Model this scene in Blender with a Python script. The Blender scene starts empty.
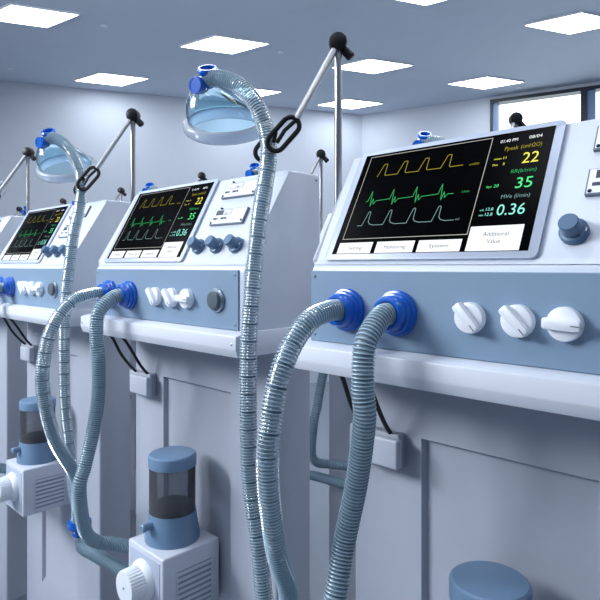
import bpy, bmesh, math, random
from mathutils import Vector, Matrix

scn = bpy.context.scene
COL = scn.collection
S = 0.75            # metres per layout unit
H = 1.90            # camera height above the floor, in layout units
PITCH = 1.0815      # spacing of the ventilators along a row
FX = -0.934         # x of the nearest ventilator's control panel edge
ROW2 = 1.13         # the second row stands this far behind the first
V = Vector

# ------------------------------------------------------------------ materials
def nt(name):
    m = bpy.data.materials.new(name); m.use_nodes = True
    t = m.node_tree
    return m, t, t.nodes['Principled BSDF'], t.nodes['Material Output']

def mat(name, col, rough=0.4, metal=0.0, bump=0.0, scale=60.0, var=0.03, coat=0.0, spec=0.5):
    m, t, p, out = nt(name)
    p.inputs['Roughness'].default_value = rough
    p.inputs['Metallic'].default_value = metal
    p.inputs['Specular IOR Level'].default_value = spec
    p.inputs['Coat Weight'].default_value = coat
    tc = t.nodes.new('ShaderNodeTexCoord')
    n = t.nodes.new('ShaderNodeTexNoise'); n.inputs['Scale'].default_value = scale
    n.inputs['Detail'].default_value = 3
    t.links.new(tc.outputs['Object'], n.inputs['Vector'])
    mx = t.nodes.new('ShaderNodeMix'); mx.data_type = 'RGBA'
    a = [max(0, c * (1 - var)) for c in col]; b = [min(1, c * (1 + var)) for c in col]
    mx.inputs['A'].default_value = (*a, 1); mx.inputs['B'].default_value = (*b, 1)
    t.links.new(n.outputs['Fac'], mx.inputs['Factor'])
    t.links.new(mx.outputs['Result'], p.inputs['Base Color'])
    if bump:
        bp = t.nodes.new('ShaderNodeBump'); bp.inputs['Strength'].default_value = bump
        bp.inputs['Distance'].default_value = 0.002
        t.links.new(n.outputs['Fac'], bp.inputs['Height'])
        t.links.new(bp.outputs['Normal'], p.inputs['Normal'])
    return m

def emit(name, col, st):
    m, t, p, out = nt(name)
    t.nodes.remove(p)
    e = t.nodes.new('ShaderNodeEmission'); e.inputs['Color'].default_value = (*col, 1)
    e.inputs['Strength'].default_value = st
    t.links.new(e.outputs['Emission'], out.inputs['Surface'])
    return m

def clear(name, tint, gloss_rough, body, body_fac, ior=1.4, transl=.3):
    """thin clear plastic: tinted transparency, a little body colour and a fresnel sheen"""
    m, t, p, out = nt(name)
    p.inputs['Base Color'].default_value = (*body, 1); p.inputs['Roughness'].default_value = 0.3
    tr = t.nodes.new('ShaderNodeBsdfTransparent'); tr.inputs['Color'].default_value = (*tint, 1)
    g = t.nodes.new('ShaderNodeBsdfGlossy'); g.inputs['Roughness'].default_value = gloss_rough
    fr = t.nodes.new('ShaderNodeFresnel'); fr.inputs['IOR'].default_value = ior
    tl = t.nodes.new('ShaderNodeBsdfTranslucent'); tl.inputs['Color'].default_value = (*body, 1)
    mb_ = t.nodes.new('ShaderNodeMixShader'); mb_.inputs['Fac'].default_value = transl
    t.links.new(p.outputs[0], mb_.inputs[1]); t.links.new(tl.outputs[0], mb_.inputs[2])
    m1 = t.nodes.new('ShaderNodeMixShader'); m1.inputs['Fac'].default_value = body_fac
    m2 = t.nodes.new('ShaderNodeMixShader')
    t.links.new(tr.outputs[0], m1.inputs[1]); t.links.new(mb_.outputs[0], m1.inputs[2])
    t.links.new(fr.outputs[0], m2.inputs['Fac'])
    t.links.new(m1.outputs[0], m2.inputs[1]); t.links.new(g.outputs[0], m2.inputs[2])
    t.links.new(m2.outputs[0], out.inputs['Surface'])
    return m

M = dict(
    white=mat('white_plastic', (.62, .66, .745), .38, scale=120, var=.015),
    knobwhite=mat('knob_white', (.82, .85, .90), .32, var=.01),
    cab=mat('cabinet_grey', (.42, .445, .515), .45, scale=30, var=.03, bump=.03),
    shelf=mat('shelf_white', (.68, .71, .78), .35, var=.015),
    bezel=mat('bezel_plastic', (.44, .49, .60), .35, var=.01),
    panel=mat('panel_blue', (.20, .29, .405), .45, scale=200, var=.03),
    rubber=mat('blue_rubber', (.003, .105, .52), .22, var=.05, coat=.3),
    knobblue=mat('knob_blue', (.065, .135, .235), .4, var=.04),
    lid=mat('lid_blue', (.16, .26, .395), .4, var=.02),
    metal=mat('satin_metal', (.44, .44, .45), .34, metal=1.0, scale=40, var=.05),
    grey=mat('button_grey', (.11, .14, .17), .35, metal=.3),
    ring=mat('button_ring', (.33, .38, .44), .3, metal=.7),
    black=mat('black_plastic', (.005, .0055, .007), .4, var=.1, spec=.3),
    cable=mat('cable_black', (.006, .006, .008), .5),
    slot=mat('grille_dark', (.12, .14, .19), .6),
    inky=mat('plate_ink', (.03, .035, .06), .5),
    plate=mat('plate_face', (.80, .83, .90), .3, var=.01),
    edge=mat('plate_edge', (.15, .17, .22), .4),
    wheel=mat('caster_rubber', (.05, .05, .055), .6),
    liquid=mat('jar_sediment', (.012, .012, .014), .5),
    wall=mat('wall_paint', (.60, .64, .71), .8, scale=8, var=.02, bump=.02),
    ceil=mat('ceiling_paint', (.60, .67, .77), .85, scale=6, var=.03, bump=.02),
    walldark=mat('wall_grey', (.22, .25, .30), .7),
    floor=mat('floor_vinyl', (.24, .265, .31), .3, scale=12, var=.04),
    frame=mat('window_frame', (.012, .02, .034), .4),
    mull=mat('mullion_blue', (.20, .30, .48), .4),
    lampframe=mat('lamp_frame', (.75, .78, .84), .5),
    boxg=mat('box_grey', (.50, .53, .60), .4),
    housing=mat('housing_grey', (.60, .63, .71), .4),
    slat=mat('grille_grey', (.27, .30, .37), .5),
    lamp=emit('lamp_diffuser', (.86, .925, 1.0), 13.0),
    screen=mat('screen_black', (.0008, .0008, .001), .2, var=0, spec=.015),
    s_white=emit('glow_white', (.93, .97, 1.0), 1.05),
    s_line=emit('glow_line', (.62, .62, .58), .75),
    s_yel=emit('glow_yellow', (.95, .90, .12), .95),
    s_yeld=emit('glow_yellow_dim', (.55, .47, .06), .6),
    s_grn=emit('glow_green', (.10, .90, .28), .95),
    s_grnd=emit('glow_green_dim', (.05, .50, .16), .75),
    s_cya=emit('glow_cyan', (.30, .92, .80), .95),
    s_cyad=emit('glow_cyan_dim', (.25, .42, .42), .75),
    s_text=emit('glow_text_grey', (.06, .08, .13), .8),
)
M['spiral'] = mat('hose_spiral', (.34, .47, .56), .3, coat=.15, var=.02)
M['hosedark'] = mat('hose_joint', (.11, .17, .22), .3)
M['hose'] = clear('hose_vinyl', (.72, .85, .90), .12, (.36, .49, .57), .62, 1.42)
M['dome'] = clear('mask_clear', (.64, .86, .955), .05, (.45, .72, .90), .10, 1.4)
M['cushion'] = clear('mask_cushion', (.75, .84, .98), .12, (.88, .92, 1.0), .78, 1.3, .6)
M['jar'] = clear('jar_smoky', (.56, .57, .61), .08, (.27, .28, .31), .32, 1.4)
M['pane'] = clear('window_glass', (.97, .99, 1.0), .02, (.8, .9, 1.0), .0, 1.2)

# ------------------------------------------------------------------ mesh builder
class MB:
    def __init__(s, *mats):
        s.bm = bmesh.new(); s.mats = list(mats); s.mi = 0; s.T = Matrix.Identity(4)
    def use(s, i): s.mi = i; return s
    def _v(s, p): return s.bm.verts.new(s.T @ V(p))
    def _f(s, vs):
        try:
            f = s.bm.faces.new(vs); f.material_index = s.mi; return f
        except ValueError:
            return None
    def box(s, x0, x1, y0, y1, z0, z1, bev=0, seg=2):
        vs = [s._v((x, y, z)) for x in (x0, x1) for y in (y0, y1) for z in (z0, z1)]
        fs = [s._f([vs[i] for i in q]) for q in ((0, 1, 3, 2), (4, 6, 7, 5), (0, 4, 5, 1), (2, 3, 7, 6), (0, 2, 6, 4), (1, 5, 7, 3))]
        s._bev(fs, bev, seg); return s
    def _bev(s, fs, bev, seg):
        if not bev: return
        fs = [f for f in fs if f]
        es = list({e for f in fs for e in f.edges})
        r = bmesh.ops.bevel(s.bm, geom=es, offset=bev, segments=seg, affect='EDGES', profile=.5)
        for f in r['faces']: f.material_index = s.mi
    def prism(s, poly, x0, x1, bev=0, seg=3, frame=None):
        """poly of (y, z) extruded along x; frame maps (a, b, h) to a point"""
        fr = frame or (lambda a, b, h: (h, a, b))
        A = [s._v(fr(a, b, x0)) for a, b in poly]; B = [s._v(fr(a, b, x1)) for a, b in poly]
        n = len(poly); fs = [s._f(A), s._f(list(reversed(B)))]
        for i in range(n):
            j = (i + 1) % n
            fs.append(s._f([A[j], A[i], B[i], B[j]]))
        s._bev(fs, bev, seg); return s
    def lathe(s, o, ax, prof, n=32, cap0=True, cap1=True, squash=None, flutes=None):
        o = V(o); ax = V(ax).normalized()
        e1 = V((0, 0, 1)).cross(ax)
        if e1.length < 1e-3: e1 = V((1, 0, 0))
        e1.normalize(); e2 = ax.cross(e1)
        if squash: e1, e2, k1, k2 = V(squash[0]), V(squash[1]), squash[2], squash[3]
        else: k1 = k2 = 1
        rings = []
        for q, (r, h) in enumerate(prof):
            ring = []
            for i in range(n):
                a = 2 * math.pi * i / n
                rr = r * (1 + (flutes[1] if flutes and q in flutes[0] and i % 2 else 0))
                ring.append(s._v(o + ax * h + e1 * (math.cos(a) * rr * k1) + e2 * (math.sin(a) * rr * k2)))
            rings.append(ring)
        for a, b in zip(rings, rings[1:]):
            for i in range(n):
                j = (i + 1) % n; s._f([a[i], a[j], b[j], b[i]])
        if cap0: s._f(list(reversed(rings[0])))
        if cap1: s._f(rings[-1])
        return s
    def cyl(s, a, b, r, n=16, bev=0):
        a = V(a); b = V(b); L = (b - a).length
        pr = [(r, 0), (r, L)] if not bev else [(r - bev, 0), (r, bev), (r, L - bev), (r - bev, L)]
        return s.lathe(a, b - a, pr, n)
    def tube(s, pts, rad, n=12, closed=False, cap=True, sect=None):
        """pts: list of Vectors; rad: number or list; sect: (kA, kB, up) elliptical section"""
        N = len(pts); pts = [V(p) for p in pts]
        rad = rad if isinstance(rad, (list, tuple)) else [rad] * N
        T = []
        for i in range(N):
            a = pts[i - 1] if (i > 0 or closed) else pts[i]
            b = pts[(i + 1) % N] if (i < N - 1 or closed) else pts[i]
            T.append((b - a).normalized())
        up = V((0, 0, 1)) if abs(T[0].z) < .9 else V((1, 0, 0))
        nrm = T[0].cross(up).normalized(); rings = []
        for i in range(N):
            if sect: bx = V(sect[2]); nrm = T[i].cross(bx).normalized()
            else:
                nrm = (nrm - T[i] * nrm.dot(T[i])).normalized(); bx = T[i].cross(nrm)
            ka, kb = (sect[0], sect[1]) if sect else (1, 1)
            rings.append([s._v(pts[i] + nrm * (math.cos(2 * math.pi * k / n) * rad[i] * ka) + bx * (math.sin(2 * math.pi * k / n) * rad[i] * kb)) for k in range(n)])
        R = range(N) if closed else range(N - 1)
        for i in R:
            a, b = rings[i], rings[(i + 1) % N]
            for k in range(n):
                j = (k + 1) % n; s._f([a[k], a[j], b[j], b[k]])
        if cap and not closed:
            s._f(list(reversed(rings[0]))); s._f(rings[-1])
        return s
    def quad(s, a, b, c, d): s._f([s._v(p) for p in (a, b, c, d)]); return s
    def build(s, name, parent=None, base=(0, 0, -H), ang=32, flat=False):
        b = V(base)
        bmesh.ops.recalc_face_normals(s.bm, faces=s.bm.faces)
        for v in s.bm.verts: v.co = (v.co - b) * S
        me = bpy.data.meshes.new(name); s.bm.to_mesh(me); s.bm.free()
        for m in s.mats: me.materials.append(m)
        if not flat:
            me.polygons.foreach_set('use_smooth', [True] * len(me.polygons))
            me.set_sharp_from_angle(angle=math.radians(ang))
        o = bpy.data.objects.new(name, me); COL.objects.link(o)
        if parent: o.parent = parent
        return o

def W(x, y, z): return (x * S, y * S, (z + H) * S)

def thing(name, label, cat, loc, group=None):
    o = bpy.data.objects.new(name, None); COL.objects.link(o)
    o.empty_display_size = .1; o.location = loc
    return tag(o, label, cat, group)

def tag(o, label, cat, group=None):
    o['label'] = label; o['category'] = cat
    if group: o['group'] = group
    return o

def dup(root, loc, label, group):
    def rec(src, par):
        c = src.copy(); COL.objects.link(c); c.parent = par
        for ch in [x for x in ORDER if x.parent is src]: rec(ch, c)
        return c
    ORDER = list(root.children_recursive)
    r = rec(root, None); r.location = loc; r['label'] = label
    if group: r['group'] = group
    return r

def smooth(pts, step):
    """Catmull-Rom through pts, resampled at equal spacing"""
    P = [V(p) for p in pts]; P = [P[0] * 2 - P[1]] + P + [P[-1] * 2 - P[-2]]
    fine = []
    for i in range(1, len(P) - 2):
        p0, p1, p2, p3 = P[i - 1], P[i], P[i + 1], P[i + 2]
        for k in range(24):
            t = k / 24
            fine.append(.5 * (2 * p1 + (p2 - p0) * t + (2 * p0 - 5 * p1 + 4 * p2 - p3) * t * t + (3 * p1 - 3 * p2 + p3 - p0) * t ** 3))
    fine.append(P[-2]); out = [fine[0]]; acc = 0; need = step
    for a, b in zip(fine, fine[1:]):
        L = (b - a).length; d = 0
        while L - d >= need:
            d += need; out.append(a + (b - a) * (d / L)); need = step
        need -= L - d
    return out

# slope frame of the console front: u along x, v up the slope, w outward
SO = V((0, .016, .0085)); SV = V((0, .478, .8783)).normalized(); SW = V((0, -SV.z, SV.y))
SLOPE = Matrix.Translation(SO) @ Matrix(((1, 0, 0, 0), (0, SV.y, SW.y, 0), (0, SV.z, SW.z, 0), (0, 0, 0, 1)))

def rrect(x0, x1, y0, y1, r, n=5):
    out = []
    for cx, cy, a0 in ((x1 - r, y0 + r, -90), (x1 - r, y1 - r, 0), (x0 + r, y1 - r, 90), (x0 + r, y0 + r, 180)):
        for k in range(n + 1):
            a = math.radians(a0 + 90 * k / n); out.append((cx + r * math.cos(a), cy + r * math.sin(a)))
    return out

# ------------------------------------------------------------------ screen picture
def glyphs(txt):
    cu = bpy.data.curves.new('txt', 'FONT'); cu.body = txt; cu.size = 1; cu.resolution_u = 3
    o = bpy.data.objects.new('txt', cu); COL.objects.link(o)
    dg = bpy.context.evaluated_depsgraph_get()
    me = bpy.data.meshes.new_from_object(o.evaluated_get(dg))
    vs = [v.co.copy() for v in me.vertices]; fs = [list(p.vertices) for p in me.polygons]
    bpy.data.objects.remove(o); bpy.data.curves.remove(cu); bpy.data.meshes.remove(me)
    return vs, fs
_hv, _ = glyphs('H'); CAP = max(v.y for v in _hv)

def put_text(mb, mi, txt, u0, u1, vb, cap, w):
    vs, fs = glyphs(txt)
    x0 = min(v.x for v in vs); x1 = max(v.x for v in vs)
    kx = (u1 - u0) / (x1 - x0); ky = cap / CAP
    mb.use(mi)
    q = [mb._v((u0 + (v.x - x0) * kx, vb + v.y * ky, w)) for v in vs]
    for f in fs: mb._f([q[i] for i in f])

def line(mb, mi, pts, th, w):
    mb.use(mi)
    for (a, b), (c, d) in zip(pts, pts[1:]):
        t = V((c - a, d - b)); L = t.length
        if L < 1e-6: continue
        t /= L; n = V((-t.y, t.x)) * th / 2; e = t * th / 2
        mb._f([mb._v((x, y, w)) for x, y in ((a - e.x - n.x, b - e.y - n.y), (c + e.x - n.x, d + e.y - n.y), (c + e.x + n.x, d + e.y + n.y), (a - e.x + n.x, b - e.y + n.y))])

def make_display(parent):
    mb = MB(M['screen'], M['s_white'], M['s_line'], M['s_yel'], M['s_yeld'], M['s_grn'], M['s_grnd'], M['s_cya'], M['s_cyad'], M['s_text'])
    mb.T = SLOPE @ Matrix.Translation((.05, .0176, 0))
    mb.use(0).box(0, .461, 0, .2805, .002, .0072)
    w = .0076
    line(mb, 2, [(.018, .0391), (.018, .2733), (.3333, .2733), (.3333, .0391), (.018, .0391)], .0016, w)
    yel = [(.0563, .2117)]
    for a in (.0563, .113, .1695, .2265):
        yel += [(a, .2122), (a + .010, .2450), (a + .0125, .2462), (a + .0195, .2455), (a + .0205, .216), (a + .023, .2125)]
    yel += [(.2795, .2127)]
    line(mb, 4, yel, .0017, w)
    grn = [(.0489, .1405)]
    for a in (.0, .0608, .1224, .1858):
        grn += [(a + .0540, .1430), (a + .0587, .1680), (a + .0649, .1276), (a + .0680, .1471), (a + .0722, .1325), (a + .0778, .1412)]
    grn += [(.2765, .1407)]
    line(mb, 6, grn, .0018, w)
    cya = [(.0476, .0745)]
    for a in (.0605, .1195, .1812, .2432):
        cya += [(a, .0742), (a + .0078, .1100), (a + .0105, .1118), (a + .0138, .1095), (a + .0150, .0845), (a + .020, .078), (a + .031, .0745)]
    cya += [(.2946, .0748)]
    line(mb, 8, cya, .0017, w)
    put_text(mb, 4, 'cmH2O', .295, .3171, .2090, .0055, w)
    put_text(mb, 6, 'L/min', .296, .312, .1405, .0055, w)
    put_text(mb, 8, 'ml', .2986, .3068, .0738, .0055, w)
    for x0, x1, y1 in ((.0141, .1100, .0293), (.1213, .2186, .0293), (.2281, .3263, .029), (.3380, .4440, .056)):
        mb.use(1); mb._f([mb._v(p) for p in ((x0, .0011, w), (x1, .0011, w), (x1, y1, w), (x0, y1, w))])
    w2 = .0079
    put_text(mb, 9, 'Setting', .0454, .0823, .0110, .0078, w2)
    put_text(mb, 9, 'Monitoring', .1443, .1987, .0110, .0085, w2)
    put_text(mb, 9, 'System', .2550, .2996, .0110, .0085, w2)
    put_text(mb, 9, 'Additional', .3671, .4178, .0330, .0095, w2)
    put_text(mb, 9, 'Value', .3784, .4048, .0172, .0095, w2)
    put_text(mb, 1, '01:40 PM', .353, .3895, .2562, .0075, w)
    put_text(mb, 1, '08/04', .4125, .4383, .2570, .0075, w)
    put_text(mb, 4, 'Ppeak', .3668, .395, .2348, .0095, w)
    put_text(mb, 4, '(cmH2O)', .4000, .4413, .2352, .0095, w)
    put_text(mb, 3, '22', .4087, .441, .1975, .0255, w)
    put_text(mb, 3, 'mean', .349, .3645, .2140, .0048, w); put_text(mb, 3, '11', .3685, .3744, .2138, .006, w)
    put_text(mb, 3, 'Pee', .3491, .3602, .1990, .0048, w); put_text(mb, 3, '5', .3705, .3740, .1988, .006, w)
    put_text(mb, 6, 'RR(b/min)', .3919, .442, .1760, .0085, w)
    put_text(mb, 5, '35', .4077, .440, .1390, .0245, w)
    put_text(mb, 5, 'fspn', .3474, .3590, .1458, .0052, w); put_text(mb, 5, '20', .3631, .3734, .1455, .007, w)
    put_text(mb, 8, 'MVe', .3846, .4062, .1172, .0085, w); put_text(mb, 8, '(l/min)', .4110, .4413, .1172, .0085, w)
    put_text(mb, 7, '0.36', .3829, .438, .0790, .0245, w)
    put_text(mb, 7, 'vti', .3466, .3554, .0912, .0045, w); put_text(mb, 7, '13.8', .3600, .3745, .0912, .0068, w)
    put_text(mb, 7, 'vte', .3472, .3568, .0795, .0045, w); put_text(mb, 7, '12.8', .3605, .3755, .0793, .0068, w)
    return mb.build('display', parent, BV, flat=True)

# ------------------------------------------------------------------ ventilator
BV = (.42, .2, -H)          # base point of a ventilator in its own layout frame

def make_ventilator(loc, label, group):
    r = thing('ventilator', label, 'ventilator', loc, group)
    # lower cabinet with a recessed front panel
    mb = MB(M['cab'])
    x0, x1, y0, y1, z0, z1 = .005, .80, .157, .303, -1.86, -.236
    a0, a1, b0, b1, d = .204, .588, -1.56, -.400, .016
    def P(x, y, z): return mb._v((x, y, z))
    o = [P(x0, y0, z0), P(x1, y0, z0), P(x1, y0, z1), P(x0, y0, z1)]
    i = [P(a0, y0, b0), P(a1, y0, b0), P(a1, y0, b1), P(a0, y0, b1)]
    e = .007
    k = [P(a0 + e, y0 + d, b0 + .03), P(a1 - e, y0 + d, b0 + .03), P(a1 - e, y0 + d, b1 - e), P(a0 + e, y0 + d, b1 - e)]
    q = [P(x0, y1, z0), P(x1, y1, z0), P(x1, y1, z1), P(x0, y1, z1)]
    for n in range(4):
        m = (n + 1) % 4
        mb._f([o[n], o[m], i[m], i[n]]); mb._f([i[n], i[m], k[m], k[n]]); mb._f([o[m], o[n], q[n], q[m]])
    mb._f(k); mb._f(list(reversed(q)))
    es = [ed for ed in mb.bm.edges if all(v in o + q for v in ed.verts)]
    bmesh.ops.bevel(mb.bm, geom=es, offset=.010, segments=3, affect='EDGES', profile=.5)
    mb.build('cabinet', r, BV)
    MB(M['cab']).box(.02, .785, .172, .290, -1.90, -1.855, .004).build('base', r, BV)
    # shelf
    sh = MB(M['shelf']).prism([(.004, -.1755), (-.040, -.184), (-.041, -.219), (-.033, -.2415), (.305, -.2415), (.305, -.1755)], -.037, .8525, .0028, 2).build('shelf', r, BV)
    for sx in (-.022, .835):
        MB(M['ring']).lathe((sx, -.040, -.206), (0, -1, 0), [(.0035, 0), (.0035, .002), (.0018, .003)], 10).build('screw', sh, BV)
    # console body
    MB(M['white']).prism([(.004, -.180), (.004, -.0105), (.0145, .0065), (.017, .0085), (.163, .2775), (.306, .2775), (.306, -.180)], -.004, .838, .0085, 3).build('console', r, BV)
    # blue control panel plate
    cp = MB(M['panel']).box(0, .8144, -.0005, .008, -.1752, -.0108, .0015, 1).build('control_panel', r, BV)
    for sx, sz in ((.013, -.024), (.013, -.160), (.80, -.024), (.80, -.160)):
        MB(M['ring']).lathe((sx, 0, sz), (0, -1, 0), [(.004, 0), (.004, .0015), (.0022, .003)], 10).build('screw', cp, BV)
    # monitor
    mb = MB(M['bezel']); mb.T = SLOPE
    mb.prism(rrect(.031, .5287, .003, .3105, .012), -.001, .0068, .0016, 2, frame=lambda a, b, h: (a, b, h))
    mon = mb.build('monitor', r, BV)
    make_display(mon)
    # name plates
    for u0, z in ((.588, .2065), (.588, .1212)):
        v0 = (z - .0085) / .8783; v1 = v0 + .0545
        mb = MB(M['edge'], M['plate'], M['inky']); mb.T = SLOPE
        mb.use(0).box(u0, u0 + .155, v0, v1, -.001, .007)
        mb.use(1).box(u0 + .003, u0 + .152, v0 + .003, v1 - .0015, .0065, .0078)
        pl = mb.build('name_plate', r, BV)
        mb = MB(M['inky'], M['plate']); mb.T = SLOPE
        mb.use(0).box(u0 + .014, u0 + .088, v0 + .033, v0 + .0505, .0078, .0081)
        mb.use(1).box(u0 + .016 + (.034 if z < .2 else 0), u0 + .086, v0 + .0345, v0 + .049, .0081, .0083)
        mb.use(0).box(u0 + .056, u0 + .070, v0 + .037, v0 + .040, .0083, .0085)
        for a, b in ((.010, .026), (.028, .033), (.046, .062), (.064, .074)):
            mb.use(0).box(u0 + a, u0 + b, v0 + .017, v0 + .0245, .0078, .0081)
        mb.build('printed_mark', pl, BV)
        for du, dv in ((.008, .007), (.147, .010), (.03, .0575)):
            mb = MB(M['black']); mb.T = SLOPE
            mb.lathe((u0 + du, v0 + dv, .0), (0, 0, 1), [(.0036, 0), (.0036, .009), (.002, .0105)], 10)
            mb.build('screw', pl, BV)
    # blue rotary knobs on the slope
    for u in (.582, .670, .757):
        v = (.057 - .0085) / .8783
        mb = MB(M['knobblue']); mb.T = SLOPE
        mb.lathe((u, v, 0), (0, 0, 1), [(.0245, 0), (.0245, .009), (.0228, .011), (.0178, .0125), (.0170, .036), (.0156, .038)], 28)
        kb = mb.build('rotary_knob', r, BV)
        mb = MB(M['plate']); mb.T = SLOPE
        mb.box(u + .0185, u + .0232, v - .004, v + .004, .0103, .0116, .001, 1)
        mb.build('pointer', kb, BV)
    # blue hose ports
    for px, pz in ((.113, -.0975), (.2465, -.0975)):
        MB(M['rubber'], M['black']).use(0).lathe((px, 0, pz), (0, -1, 0), [(.0475, -.002), (.0475, .010), (.0465, .0125), (.0425, .0135), (.0425, .021), (.0412, .0235), (.0375, .0245), (.0375, .033), (.0360, .038), (.0320, .042), (.0275, .0425), (.0245, .040), (.0240, .012)], 40, cap1=False).use(1).lathe((px, 0, pz), (0, -1, 0), [(.0242, .010), (.0242, .012)], 40).build('hose_port', r, BV)
    # white grip knobs
    for x, a in ((.412, -50), (.503, -48), (.583, -3)):
        z = -.0965
        kb = MB(M['knobwhite']).lathe((x, 0, z), (0, -1, 0), [(.0290, 0), (.0290, .012), (.0280, .0145), (.0262, .0155)], 36).build('white_knob', r, BV)
        mb = MB(M['knobwhite'])
        mb.T = Matrix.Translation((x, -.014, z)) @ Matrix.Rotation(math.radians(-a), 4, 'Y')
        mb.prism([(-.0315, -.0075), (-.028, -.0098), (.022, -.0098), (.0305, -.0075), (.0305, .0075), (.022, .0098), (-.028, .0098), (-.0315, .0075)], -.0145, .001, .0028, 2, frame=lambda a_, b_, h: (a_, h, b_))
        g = mb.build('grip', kb, BV)
        mb = MB(M['slot'])
        mb.T = Matrix.Translation((x, -.014, z)) @ Matrix.Rotation(math.radians(-a), 4, 'Y')
        mb.box(.016, .029, -.0151, -.0140, -.0009, .0009)
        mb.build('pointer', g, BV)
    # push button
    pb = MB(M['ring']).lathe((.7235, 0, -.0955), (0, -1, 0), [(.034, 0), (.034, .006), (.031, .010), (.028, .0105)], 32).build('push_button', r, BV)
    MB(M['grey']).lathe((.7235, 0, -.0955), (0, -1, 0), [(.0255, .009), (.0255, .017), (.0235, .0195), (.018, .020)], 32).build('button_cap', pb, BV)
    # side screw
    MB(M['ring']).lathe((.838, .285, .258), (1, 0, 0), [(.004, -.001), (.004, .0015), (.002, .0025)], 10).build('screw', r, BV)
    # junction box and its cables
    jb = MB(M['cab']).box(.012, .160, .128, .160, -.478, -.396, .004).build('junction_box', r, BV)
    MB(M['boxg']).box(.050, .170, .108, .132, -.473, -.404, .006, 3).build('cover', jb, BV)
    for pts in ([(.085, -.005, -.236), (.078, .024, -.258), (.070, .062, -.322), (.060, .105, -.372), (.055, .138, -.402)],
                [(.158, .0, -.236), (.150, .03, -.258), (.138, .062, -.296), (.134, .105, -.362), (.134, .138, -.402)]):
        MB(M['cable']).tube(smooth(pts, .012), .0055, 8).build('cable', r, BV)
    # support arm: pole, joint, boom, hose clip
    J = V((-.085, .2, .607))
    po = MB(M['metal']).cyl((-.085, .2, -.17), (-.085, .2, .60), .0105, 18).build('support_pole', r, BV)
    MB(M['black']).box(-.108, -.002, .180, .220, -.145, -.085, .006).build('bracket', po, BV)
    ax = V((.62, -.78, 0))
    jo = MB(M['black']).lathe(J - ax.normalized() * .024, ax, [(.016, 0), (.0245, .004), (.0265, .012), (.0265, .034), (.0235, .042), (.012, .047)], 24, flutes=((2, 3), -.05)).build('arm_joint', r, BV)
    d = V((.03, .028, -.045)).normalized()
    MB(M['black']).lathe(J, d, [(.009, .0), (.009, .022), (.0125, .026), (.0135, .05), (.010, .055)], 16).build('clamp_handle', jo, BV)
    C = V((-.126, .032, .338)); L = V((.474, .459, .75)).normalized(); Mx = V((.538, .522, -.66)).normalized()
    top = C + L * .046
    bd = (top - J).normalized()
    MB(M['metal']).cyl(J, top - bd * .004, .009, 16).build('boom', r, BV)
    ring = []
    hl, hw = .0285, .0220
    for k_ in range(12): ring.append(C + L * (hl + hw * math.sin(math.pi * k_ / 11)) + Mx * (hw * math.cos(math.pi * k_ / 11)))
    for k_ in range(12): ring.append(C - L * (hl + hw * math.sin(math.pi * k_ / 11)) - Mx * (hw * math.cos(math.pi * k_ / 11)))
    cl = MB(M['black']).tube(ring, .0066, 10, closed=True).build('hose_clip', r, BV)
    off = V((-.72, .65, .2)).normalized() * .062 - V((.7179, .6962, 0)) * .032 - V((0, 0, .026))
    arc = [p + off for p in ring[10:]]
    MB(M['black']).tube(arc, .0062, 8).tube([arc[-1], C - L * .01 - Mx * .017], .0055, 8).build('collar', cl, BV)
    MB(M['black']).tube([C + L * .044, C + L * .01 - Mx * .004, C - L * .028 + Mx * .002], .0055, 8).build('latch', cl, BV)
    return r

# ------------------------------------------------------------------ breathing circuit
BC = (0, -.05, -H)
def hose(parent, pts, R=.0222, pitch=.0074, n=14):
    """corrugated vinyl: a clear wall with a paler reinforcing spiral, a darker joint at every sixth turn"""
    fine = smooth(pts, pitch / 8)
    prof = {0: .905, 3: .905, 4: 1.02, 6: 1.05, 7: 1.01}
    idx = [i for i in range(len(fine)) if i % 8 in prof]
    mb = MB(M['hose'], M['spiral'], M['hosedark'])
    mb.tube([fine[i] for i in idx], [R * prof[i % 8] for i in idx], n, cap=False)
    mb.bm.faces.ensure_lookup_table()
    for k in range(len(idx) - 1):
        a = idx[k] % 8; turn = idx[k] // 8
        m = 1 if a in (4, 6) else (2 if turn % 6 == 0 and a == 0 else 0)
        for q in range(n): mb.bm.faces[k * n + q].material_index = m
    return mb.build('hose', parent, BC, ang=40)

MASKHOSE = [(-.389, -.010, .529), (-.3791, -.010, .5266), (-.3543, -.008, .5256), (-.3181, -.005, .514), (-.2685, 0, .4878), (-.2309, .01, .4525), (-.2062, .02, .4126), (-.1937, .03, .3699), (-.1801, .03, .3256), (-.1801, .03, .2783), (-.1827, .02, .2119), (-.18, 0, .132), (-.1825, -.015, .0154), (-.1789, -.03, -.0867), (-.1829, -.035, -.1886), (-.1833, -.038, -.341), (-.179, -.035, -.5443), (-.1541, -.03, -.6904), (-.142, -.02, -.8353), (-.138, .003, -.965)]
HOSE_A = [(.113, -.022, -.0975), (.114, -.06, -.096), (.1165, -.1274, -.112), (.1165, -.180, -.158), (.115, -.215, -.222), (.110, -.231, -.300), (.102, -.233, -.400), (.072, -.182, -.58), (.01, -.083, -.744), (-.085, -.028, -.88), (-.118, -.014, -.965)]
HOSE_B = [(.2465, -.022, -.0975), (.2475, -.055, -.100), (.250, -.0925, -.125), (.250, -.118, -.1615), (.250, -.121, -.238), (.249, -.115, -.2966), (.219, -.10, -.424), (.192, -.105, -.55), (.189, -.132, -.661), (.180, -.146, -.733), (.1236, -.10, -.898), (.118, -.055, -.955), (.150, -.01, -.968), (.24, .03, -.966), (.325, .04, -.966)]
HOSE_C = [(-.133, .004, -1.03), (-.118, .0, -1.052), (-.0865, -.008, -1.062), (.02, -.01, -1.052), (.13, -.01, -1.045), (.24, -.008, -1.042), (.325, -.006, -1.042)]

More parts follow.
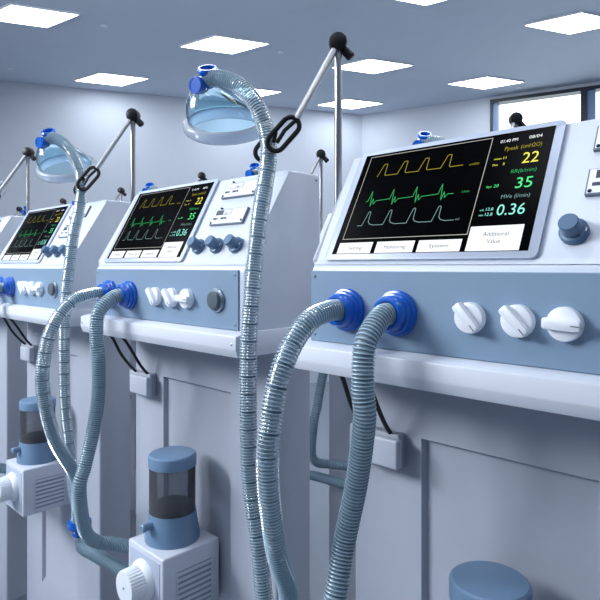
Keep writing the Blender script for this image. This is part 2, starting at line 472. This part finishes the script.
def make_circuit(loc, label, group):
    r = thing('breathing_circuit', label, 'medical hose', loc, group)
    for p in (MASKHOSE, HOSE_A, HOSE_B, HOSE_C): hose(r, p)
    mb = MB(M['rubber'])
    mb.lathe((-.133, .0, -1.032), (0, 0, 1), [(.024, 0), (.028, .005), (.028, .018), (.025, .022), (.025, .030), (.044, .034), (.044, .054), (.026, .058), (.026, .066), (.029, .070), (.029, .082), (.022, .086)], 28)
    mb.lathe((-.132, -.002, -.99), (.5, -.35, .5), [(.022, 0), (.022, .02), (.027, .024), (.027, .036), (.021, .038)], 20)
    mb.build('wye_connector', r, BC)
    return r

BM = (-.4025, .045, .38)
def make_mask(loc, label, group):
    r = thing('breathing_mask', label, 'face mask', loc, group)
    n = V((.4045, -.417, .814)).normalized(); A = V((-.4025, -.010, .522))
    e1 = V((.7179, .6962, 0)); e2 = n.cross(e1)
    O = A - n * .112 + e1 * .05
    mb = MB(M['dome']); rings = []
    for k, h in ((.97, -.002), (.955, .012), (.90, .030), (.80, .050), (.66, .070), (.50, .088), (.36, .101), (.25, .109), (.21, .118)):
        c = O + n * h - e1 * (.05 * max(h, 0) / .118)
        rings.append([mb._v(c + e1 * (math.cos(2 * math.pi * i / 56) * .112 * k) + e2 * (math.sin(2 * math.pi * i / 56) * .102 * k)) for i in range(56)])
    for a, b in zip(rings, rings[1:]):
        for i in range(56): mb._f([a[i], a[(i + 1) % 56], b[(i + 1) % 56], b[i]])
    mb.build('shell', r, BM, ang=60)
    def ringpts(k, h, m=64): return [O + n * h + e1 * (math.cos(2 * math.pi * i / m) * .112 * k) + e2 * (math.sin(2 * math.pi * i / m) * .102 * k) for i in range(m)]
    MB(M['cushion']).tube(ringpts(1.01, -.014), .0165, 16, closed=True, sect=(.85, 1.2, n)).build('cushion', r, BM)
    mb = MB(M['rubber'])
    mb.lathe(A - n * .006, n, [(.022, 0), (.024, .004), (.024, .014), (.020, .02)], 24)
    up = V((.40, -.44, .80)).normalized(); U = A + V((.013, .002, .015))
    mb.lathe(U, up, [(.018, -.02), (.020, .0), (.021, .006), (.027, .009), (.0295, .014), (.0295, .020), (.026, .025), (.0215, .025), (.0195, .012), (.0, .010)], 32, cap1=False)
    cap = V((.18, -.97, -.16)).normalized()
    mb.lathe(A + V((-.004, .002, -.010)), cap, [(.017, 0), (.0195, .010), (.0225, .012), (.024, .040), (.0228, .0422), (.0185, .0422), (.018, .0405)], 28)
    hs = V((.9, .15, .1)).normalized()
    mb.lathe(A, hs, [(.018, 0), (.022, .008), (.022, .018), (.019, .02)], 24)
    mb.build('elbow_connector', r, BM)
    return r

# ------------------------------------------------------------------ humidifier
BH = (.424, .05, -1.076)
def make_humidifier(loc, label, group):
    r = thing('humidifier', label, 'humidifier', loc, group)
    MB(M['housing']).box(.33, .533, -.055, .156, -1.076, -.874, .007, 3).build('housing', r, BH)
    MB(M['bezel']).box(.345, .518, -.0575, -.050, -1.062, -.890, .003).build('front_panel', r, BH)
    dl = MB(M['knobwhite']).lathe((.43, -.055, -.968), (0, -1, 0), [(.062, 0), (.062, .008), (.058, .016), (.054, .022), (.052, .024), (.050, .066), (.047, .070), (.04, .0705)], 64, flutes=((4, 5), -.05)).build('dial', r, BH)
    MB(M['ring']).lathe((.43, -.124, -.968), (0, -1, 0), [(.004, 0), (.004, .003)], 12).build('screw', dl, BH)
    mb = MB(M['slat'], M['housing'])
    mb.use(0).box(.532, .5338, -.004, .122, -1.062, -.928)
    for k in range(8):
        z = -.931 - k * .0173
        mb.use(1).prism([(-.006, z), (.124, z), (.124, z - .0092), (-.006, z - .0092)], .533, .5368, 0)
    mb.use(1).box(.533, .5368, -.008, -.004, -1.064, -.926).box(.533, .5368, .122, .126, -1.064, -.926)
    mb.build('vent_grille', r, BH)
    jar = MB(M['lid']).lathe((.424, .05, -.874), (0, 0, 1), [(.087, -.002), (.0875, .012), (.085, .030), (.080, .052), (.0765, .078), (.0755, .089), (.067, .089)], 48).build('jar_base', r, BH)
    MB(M['lid']).cyl((.424, -.025, -.812), (.424, -.062, -.812), .0125, 16, .003).build('outlet_spout', jar, BH)
    MB(M['jar']).lathe((.424, .05, -.788), (0, 0, 1), [(.0735, 0), (.0735, .150)], 48, cap0=False, cap1=False).build('jar_wall', r, BH)
    MB(M['liquid']).lathe((.424, .05, -.786), (0, 0, 1), [(.0715, 0), (.0715, .016), (.06, .024), (.03, .028)], 40).build('jar_contents', r, BH)
    MB(M['lid']).lathe((.424, .05, -.640), (0, 0, 1), [(.074, -.002), (.0765, 0), (.0765, .030), (.075, .0345), (.0705, .038), (.064, .0385)], 48).build('jar_lid', r, BH)
    return r

# ------------------------------------------------------------------ place everything
def vloc(k, row): return W(FX - PITCH * k + BV[0], 1 + row * ROW2 + BV[1], -H)
def cloc(k, row): return W(FX - PITCH * k + BC[0], 1 + row * ROW2 + BC[1], -H)
def mloc(k, row): return W(FX - PITCH * k + BM[0], 1 + row * ROW2 + BM[1], BM[2])
def hloc(k, row): return W(FX - PITCH * k + BH[0], 1 + row * ROW2 + BH[1], BH[2])

VL = {(0, 0): 'white ventilator nearest the camera, its large lit screen filling the right of the photo',
      (1, 0): 'second ventilator from the right in the front row, its two name plates in full view',
      (2, 0): 'front row ventilator with the leftmost lit screen, cut by the left edge',
      (3, 0): 'front row ventilator showing only a pale console side at the far left edge',
      (0, 1): 'back row ventilator whose black arm joint stands out against the bright window',
      (1, 1): 'back row ventilator seen in the gap left of the nearest ventilator, beside its tall pole',
      (2, 1): 'back row ventilator whose black arm joint rises above the second front screen',
      (3, 1): 'back row ventilator with pale console and joint just left of the second front screen',
      (4, 1): 'back row ventilator whose small black joint peeks above the leftmost lit screen, upper right corner',
      (5, 1): 'farthest back row ventilator, its tiny black joint at the left edge above a pale console'}
v0 = make_ventilator(vloc(0, 0), VL[(0, 0)], 'ventilators in the front row')
for (k, row), lab in VL.items():
    if (k, row) != (0, 0):
        dup(v0, vloc(k, row), lab, 'ventilators in the back row' if row else 'ventilators in the front row')

CL = {(0, 0): 'ribbed translucent hoses of the nearest ventilator, one rising to the large hanging mask',
      (1, 0): 'ribbed translucent hoses of the second ventilator, crossing in front of the left pump box',
      (2, 0): 'ribbed hoses plugged into the leftmost blue ports, cut by the left edge',
      (0, 1): 'ribbed hose seen as a thin strip above the nearest screen, beside a blue connector',
      (1, 1): 'back row ribbed hoses seen in the narrow gap left of the nearest ventilator',
      (2, 1): 'back row ribbed hose tip above the second front screen, at its upper left corner',
      (3, 1): 'back row ribbed hose tip above the leftmost screen, behind the second hanging hose',
      (4, 1): 'back row ribbed hose tip above the leftmost screen, upper left corner'}
c0 = make_circuit(cloc(0, 0), CL[(0, 0)], 'breathing circuits in the front row')
for (k, row), lab in CL.items():
    if (k, row) != (0, 0): dup(c0, cloc(k, row), lab, 'breathing circuits in the back row' if row else 'breathing circuits in the front row')

ML = {(0, 0): 'large clear blue breathing mask hanging at top centre below the ceiling lamp',
      (1, 0): 'smaller clear blue breathing mask hanging at left above the leftmost screen',
      (2, 0): 'breathing mask whose pale cushion just touches the left edge of the photo',
      (0, 1): 'blue mask connector showing just above the top edge of the nearest screen',
      (1, 1): 'blue mask connector above the name plates of the second front ventilator',
      (2, 1): 'blue mask connector above the upper left corner of the second front screen',
      (3, 1): 'blue mask connector above the upper right corner of the leftmost screen',
      (4, 1): 'blue mask connector above the upper left corner of the leftmost screen'}
m0 = make_mask(mloc(0, 0), ML[(0, 0)], 'breathing masks of the front row')
for (k, row), lab in ML.items():
    if (k, row) != (0, 0): dup(m0, mloc(k, row), lab, 'breathing masks of the back row' if row else 'breathing masks of the front row')

HL = {(0, 0): 'pump box under the nearest ventilator, only its round blue lid showing',
      (1, 0): 'vented pump box with blue lidded smoky jar under the second ventilator',
      (2, 0): 'vented pump box with blue lidded smoky jar at the lower left edge',
      (1, 1): 'sliver of a white pump box in the gap behind the nearest hanging hoses'}
h0 = make_humidifier(hloc(0, 0), HL[(0, 0)], 'humidifier pump boxes')
for (k, row), lab in HL.items():
    if (k, row) != (0, 0): dup(h0, hloc(k, row), lab, 'humidifier pump boxes')

# ------------------------------------------------------------------ the room (metres)
CH = H * S                       # camera height
ZC = CH + 1.9                    # ceiling height
CORNER = V((-4.495, 5.755)); LD = V((-1.825, -3.651)).normalized(); RD = V((2.576, .662)).normalized()

def raw(name, mats, vs, fs, mi=None, kind='structure', parent=None, loc=(0, 0, 0)):
    me = bpy.data.meshes.new(name); me.from_pydata([tuple(v) for v in vs], [], fs)
    for m in mats: me.materials.append(m)
    if mi: me.polygons.foreach_set('material_index', mi)
    bm = bmesh.new(); bm.from_mesh(me); bmesh.ops.recalc_face_normals(bm, faces=bm.faces); bm.to_mesh(me); bm.free()
    o = bpy.data.objects.new(name, me); COL.objects.link(o); o.location = loc
    if parent: o.parent = parent
    elif kind: o['kind'] = kind
    return o

BF = [(0, 1, 2, 3), (7, 6, 5, 4), (0, 4, 5, 1), (1, 5, 6, 2), (2, 6, 7, 3), (3, 7, 4, 0)]
def slab(pts, z0, z1): return [(x, y, z0) for x, y in pts] + [(x, y, z1) for x, y in pts]
def wallbox(o, d, t0, t1, n0, n1, z0, z1):
    """box along direction d from o; n = outward normal offsets"""
    n = V((-d.y, d.x)) if V((-d.y, d.x)).dot(CORNER) > 0 else V((d.y, -d.x))
    a, b = o + d * t0, o + d * t1
    return slab([a + n * n0, b + n * n0, b + n * n1, a + n * n1], z0, z1)

foot = [(-8.6, -3.2), (5.2, -3.2), (5.2, 8.6), (-8.6, 8.6)]
raw('floor', [M['floor']], slab(foot, -.05, 0), BF)
cl_, cr_ = CORNER + LD * 9.4, CORNER + RD * 10.2
raw('ceiling', [M['ceil']], [(x, y, z) for z in (ZC, ZC + .08) for x, y in ((cl_.x, cl_.y), (cl_.x + .1, -3.2), (5.2, -3.2), (cr_.x, cr_.y), (CORNER.x, CORNER.y))],
    [(0, 1, 2, 3, 4), (9, 8, 7, 6, 5)] + [(i, (i + 1) % 5, (i + 1) % 5 + 5, i + 5) for i in range(5)])
raw('wall_left', [M['wall']], wallbox(CORNER, LD, -.1, 9.4, 0, .12, 0, ZC), BF)
raw('wall_front', [M['walldark']], slab([(-8.6, -3.32), (5.2, -3.32), (5.2, -3.2), (-8.6, -3.2)], 0, ZC), BF)
raw('wall_right', [M['wall']], slab([(5.2, -3.2), (5.32, -3.2), (5.32, 8.6), (5.2, 8.6)], 0, ZC), BF)

def wt(px):                      # distance along the window wall of an image column
    a = (px - 300) / 577.0; dx = .7179 * a - .6962; dy = .6962 * a + .7179
    # CORNER + RD*t parallel to (dx, dy)
    return (CORNER.x * dy - CORNER.y * dx) / (RD.y * dx - RD.x * dy)
t0 = wt(490.5); tz = CH + 1.86; wb = CH + .05
t_end = t0 + (wt(583) - t0) * 4
# the window wall is built around its opening
vs, fs = [], []
for a, b, z0_, z1_ in ((0, t0, 0, ZC), (t0, t_end, 0, wb), (t0, t_end, tz, ZC), (t_end, 10.2, 0, ZC)):
    k = len(vs); vs += wallbox(CORNER, RD, a, b, 0, .14, z0_, z1_); fs += [tuple(i + k for i in f) for f in BF]
raw('wall_back', [M['wall']], vs, fs)
vs, fs, mi = [], [], []
def addw(a, b, n0, n1, z0_, z1_, m):
    k = len(vs); vs.extend(wallbox(CORNER, RD, a, b, n0, n1, z0_, z1_)); fs.extend([tuple(i + k for i in f) for f in BF]); mi.extend([m] * 6)
f = .038
addw(t0, t_end, -.03, .10, tz - f, tz, 0); addw(t0, t_end, -.03, .10, wb, wb + f, 0)
addw(t0, t0 + .024, -.03, .10, wb + f, tz - f, 0); addw(t_end - f, t_end, -.03, .10, wb + f, tz - f, 0)
step = wt(583) - t0
addw(t0 + .024, t0 + .075, .0, .10, wb + f, tz - f, 1)
for j in (1, 2, 3):
    addw(t0 + step * j - .02, t0 + step * j + .035, -.03, .10, wb + f, tz - f, 0)
    addw(t0 + step * j + .035, t0 + step * j + .115, .0, .10, wb + f, tz - f, 1)
win = raw('window_1', [M['frame'], M['mull']], vs, fs, mi)
for j in range(4):
    a = t0 + step * j + (.07 if j == 0 else .1); b = t0 + step * (j + 1) - .02
    raw('pane', [M['pane']], wallbox(CORNER, RD, a, b, .05, .056, wb + f, tz - f), BF, parent=win)

# ceiling lamps: one lattice, the photographed ones measured, the rest continued behind the camera
LA = V((.40, .070)); LB = V((.190, .415))
lamps = [((-4.51, 1.713), 'ceiling lamp at the top left corner of the photo'),
         ((-5.445, 2.867), 'ceiling lamp at left, above the smaller hanging mask'),
         ((-3.902, 3.094), 'ceiling lamp right above the large hanging mask'),
         ((-3.316, 4.397), 'ceiling lamp just right of the tall pole joint, top centre'),
         ((-4.271, 5.243), 'small ceiling lamp crossed by the tall pole, near the room corner'),
         ((-2.771, 5.611), 'ceiling lamp over the left end of the window'),
         ((-1.591, 4.724), 'ceiling lamp at the top right of the photo'),
         ((-2.150, 3.460), 'ceiling lamp of which only a sliver shows at the top edge'),
         ((-4.800, 4.110), 'ceiling lamp half hidden behind the large mask and its hose')]
extra = []
for i in range(-1, 5):
    for j in range(-4, 5):
        c = V((-3.902, 3.094)) + V((1.55, .28)) * i + V((.565, 1.26)) * j
        if -4.9 < c.x < 4.6 and -2.9 < c.y < 5.2 and all((c - V(p)).length > .75 for p, _ in lamps):
            extra.append((c.x, c.y))
proto = None
for n_, (c, lab) in enumerate(lamps + [(e, None) for e in extra]):
    lab = lab or 'ceiling lamp behind the camera, outside the photo'
    if proto is None:
        proto = thing('ceiling_lamp', lab, 'lamp', (c[0], c[1], ZC), 'square ceiling lamps')
        q = [(-LA - LB) / 2, (LA - LB) / 2, (LA + LB) / 2, (LB - LA) / 2]
        raw('diffuser', [M['lamp']], slab(q, -.012, -.004), BF, parent=proto)
        vs, fs = [], []
        for a in range(4):
            p0, p1 = q[a], q[(a + 1) % 4]; k = len(vs)
            vs += slab([p0, p1, p1 * 1.03, p0 * 1.03], -.014, 0); fs += [tuple(i + k for i in f_) for f_ in BF]
        raw('frame', [M['lampframe']], vs, fs, parent=proto)
    else:
        dup(proto, (c[0], c[1], ZC), lab, 'square ceiling lamps')
for (x, y), lab in (((-4.294, 2.199), 'tiny round ceiling fitting right of the top left lamp'), ((-5.853, 2.038), 'tiny round ceiling fitting at the left edge of the ceiling'),
                    ((-3.688, 3.560), 'tiny round ceiling fitting right of the lamp above the large mask'), ((-2.595, 6.015), 'tiny round ceiling fitting by the window top')):
    o = MB(M['lampframe']).lathe((0, 0, -.002), (0, 0, 1), [(.02, -.012), (.035, -.008), (.035, .002)], 20).build('sprinkler_head', None, (0, 0, 0))
    o.location = (x, y, ZC); tag(o, lab, 'sprinkler', 'ceiling fittings')

# ------------------------------------------------------------------ sky, added key light and camera
w = bpy.data.worlds.new('sky'); scn.world = w; w.use_nodes = True
bg = w.node_tree.nodes['Background']
bg.inputs['Color'].default_value = (.86, .93, 1.0, 1); bg.inputs['Strength'].default_value = 2.2

la = bpy.data.lights.new('key_light', 'AREA'); la.shape = 'RECTANGLE'; la.size = 1.6; la.size_y = .9  # added key light, front left of the machines
la.energy = 118; la.color = (.88, .935, 1.0)
lo = bpy.data.objects.new('key_light', la); COL.objects.link(lo); lo.location = (-3.0, -1.6, CH + 1.3)
lo.rotation_euler = (V((-1.0, .8, CH - .35)) - lo.location).to_track_quat('-Z', 'Y').to_euler()

cam = bpy.data.cameras.new('camera'); co = bpy.data.objects.new('camera', cam); COL.objects.link(co)
co.location = (0, 0, CH); co.rotation_euler = (math.radians(90), 0, math.atan2(.6962, .7179))
cam.sensor_width = 36; cam.lens = 36 * 577 / 600; cam.shift_y = -34 / 600; cam.clip_start = .02
scn.camera = co

vs_ = scn.view_settings
scn.display_settings.display_device = 'sRGB'
vs_.view_transform = 'Standard'; vs_.look = 'None'; vs_.gamma = 1; vs_.use_curve_mapping = False
vs_.exposure = 0.2
scn.cycles.max_bounces = 8; scn.cycles.transparent_max_bounces = 16
scn.cycles.caustics_reflective = False; scn.cycles.caustics_refractive = False
scn.cycles.use_denoising = True
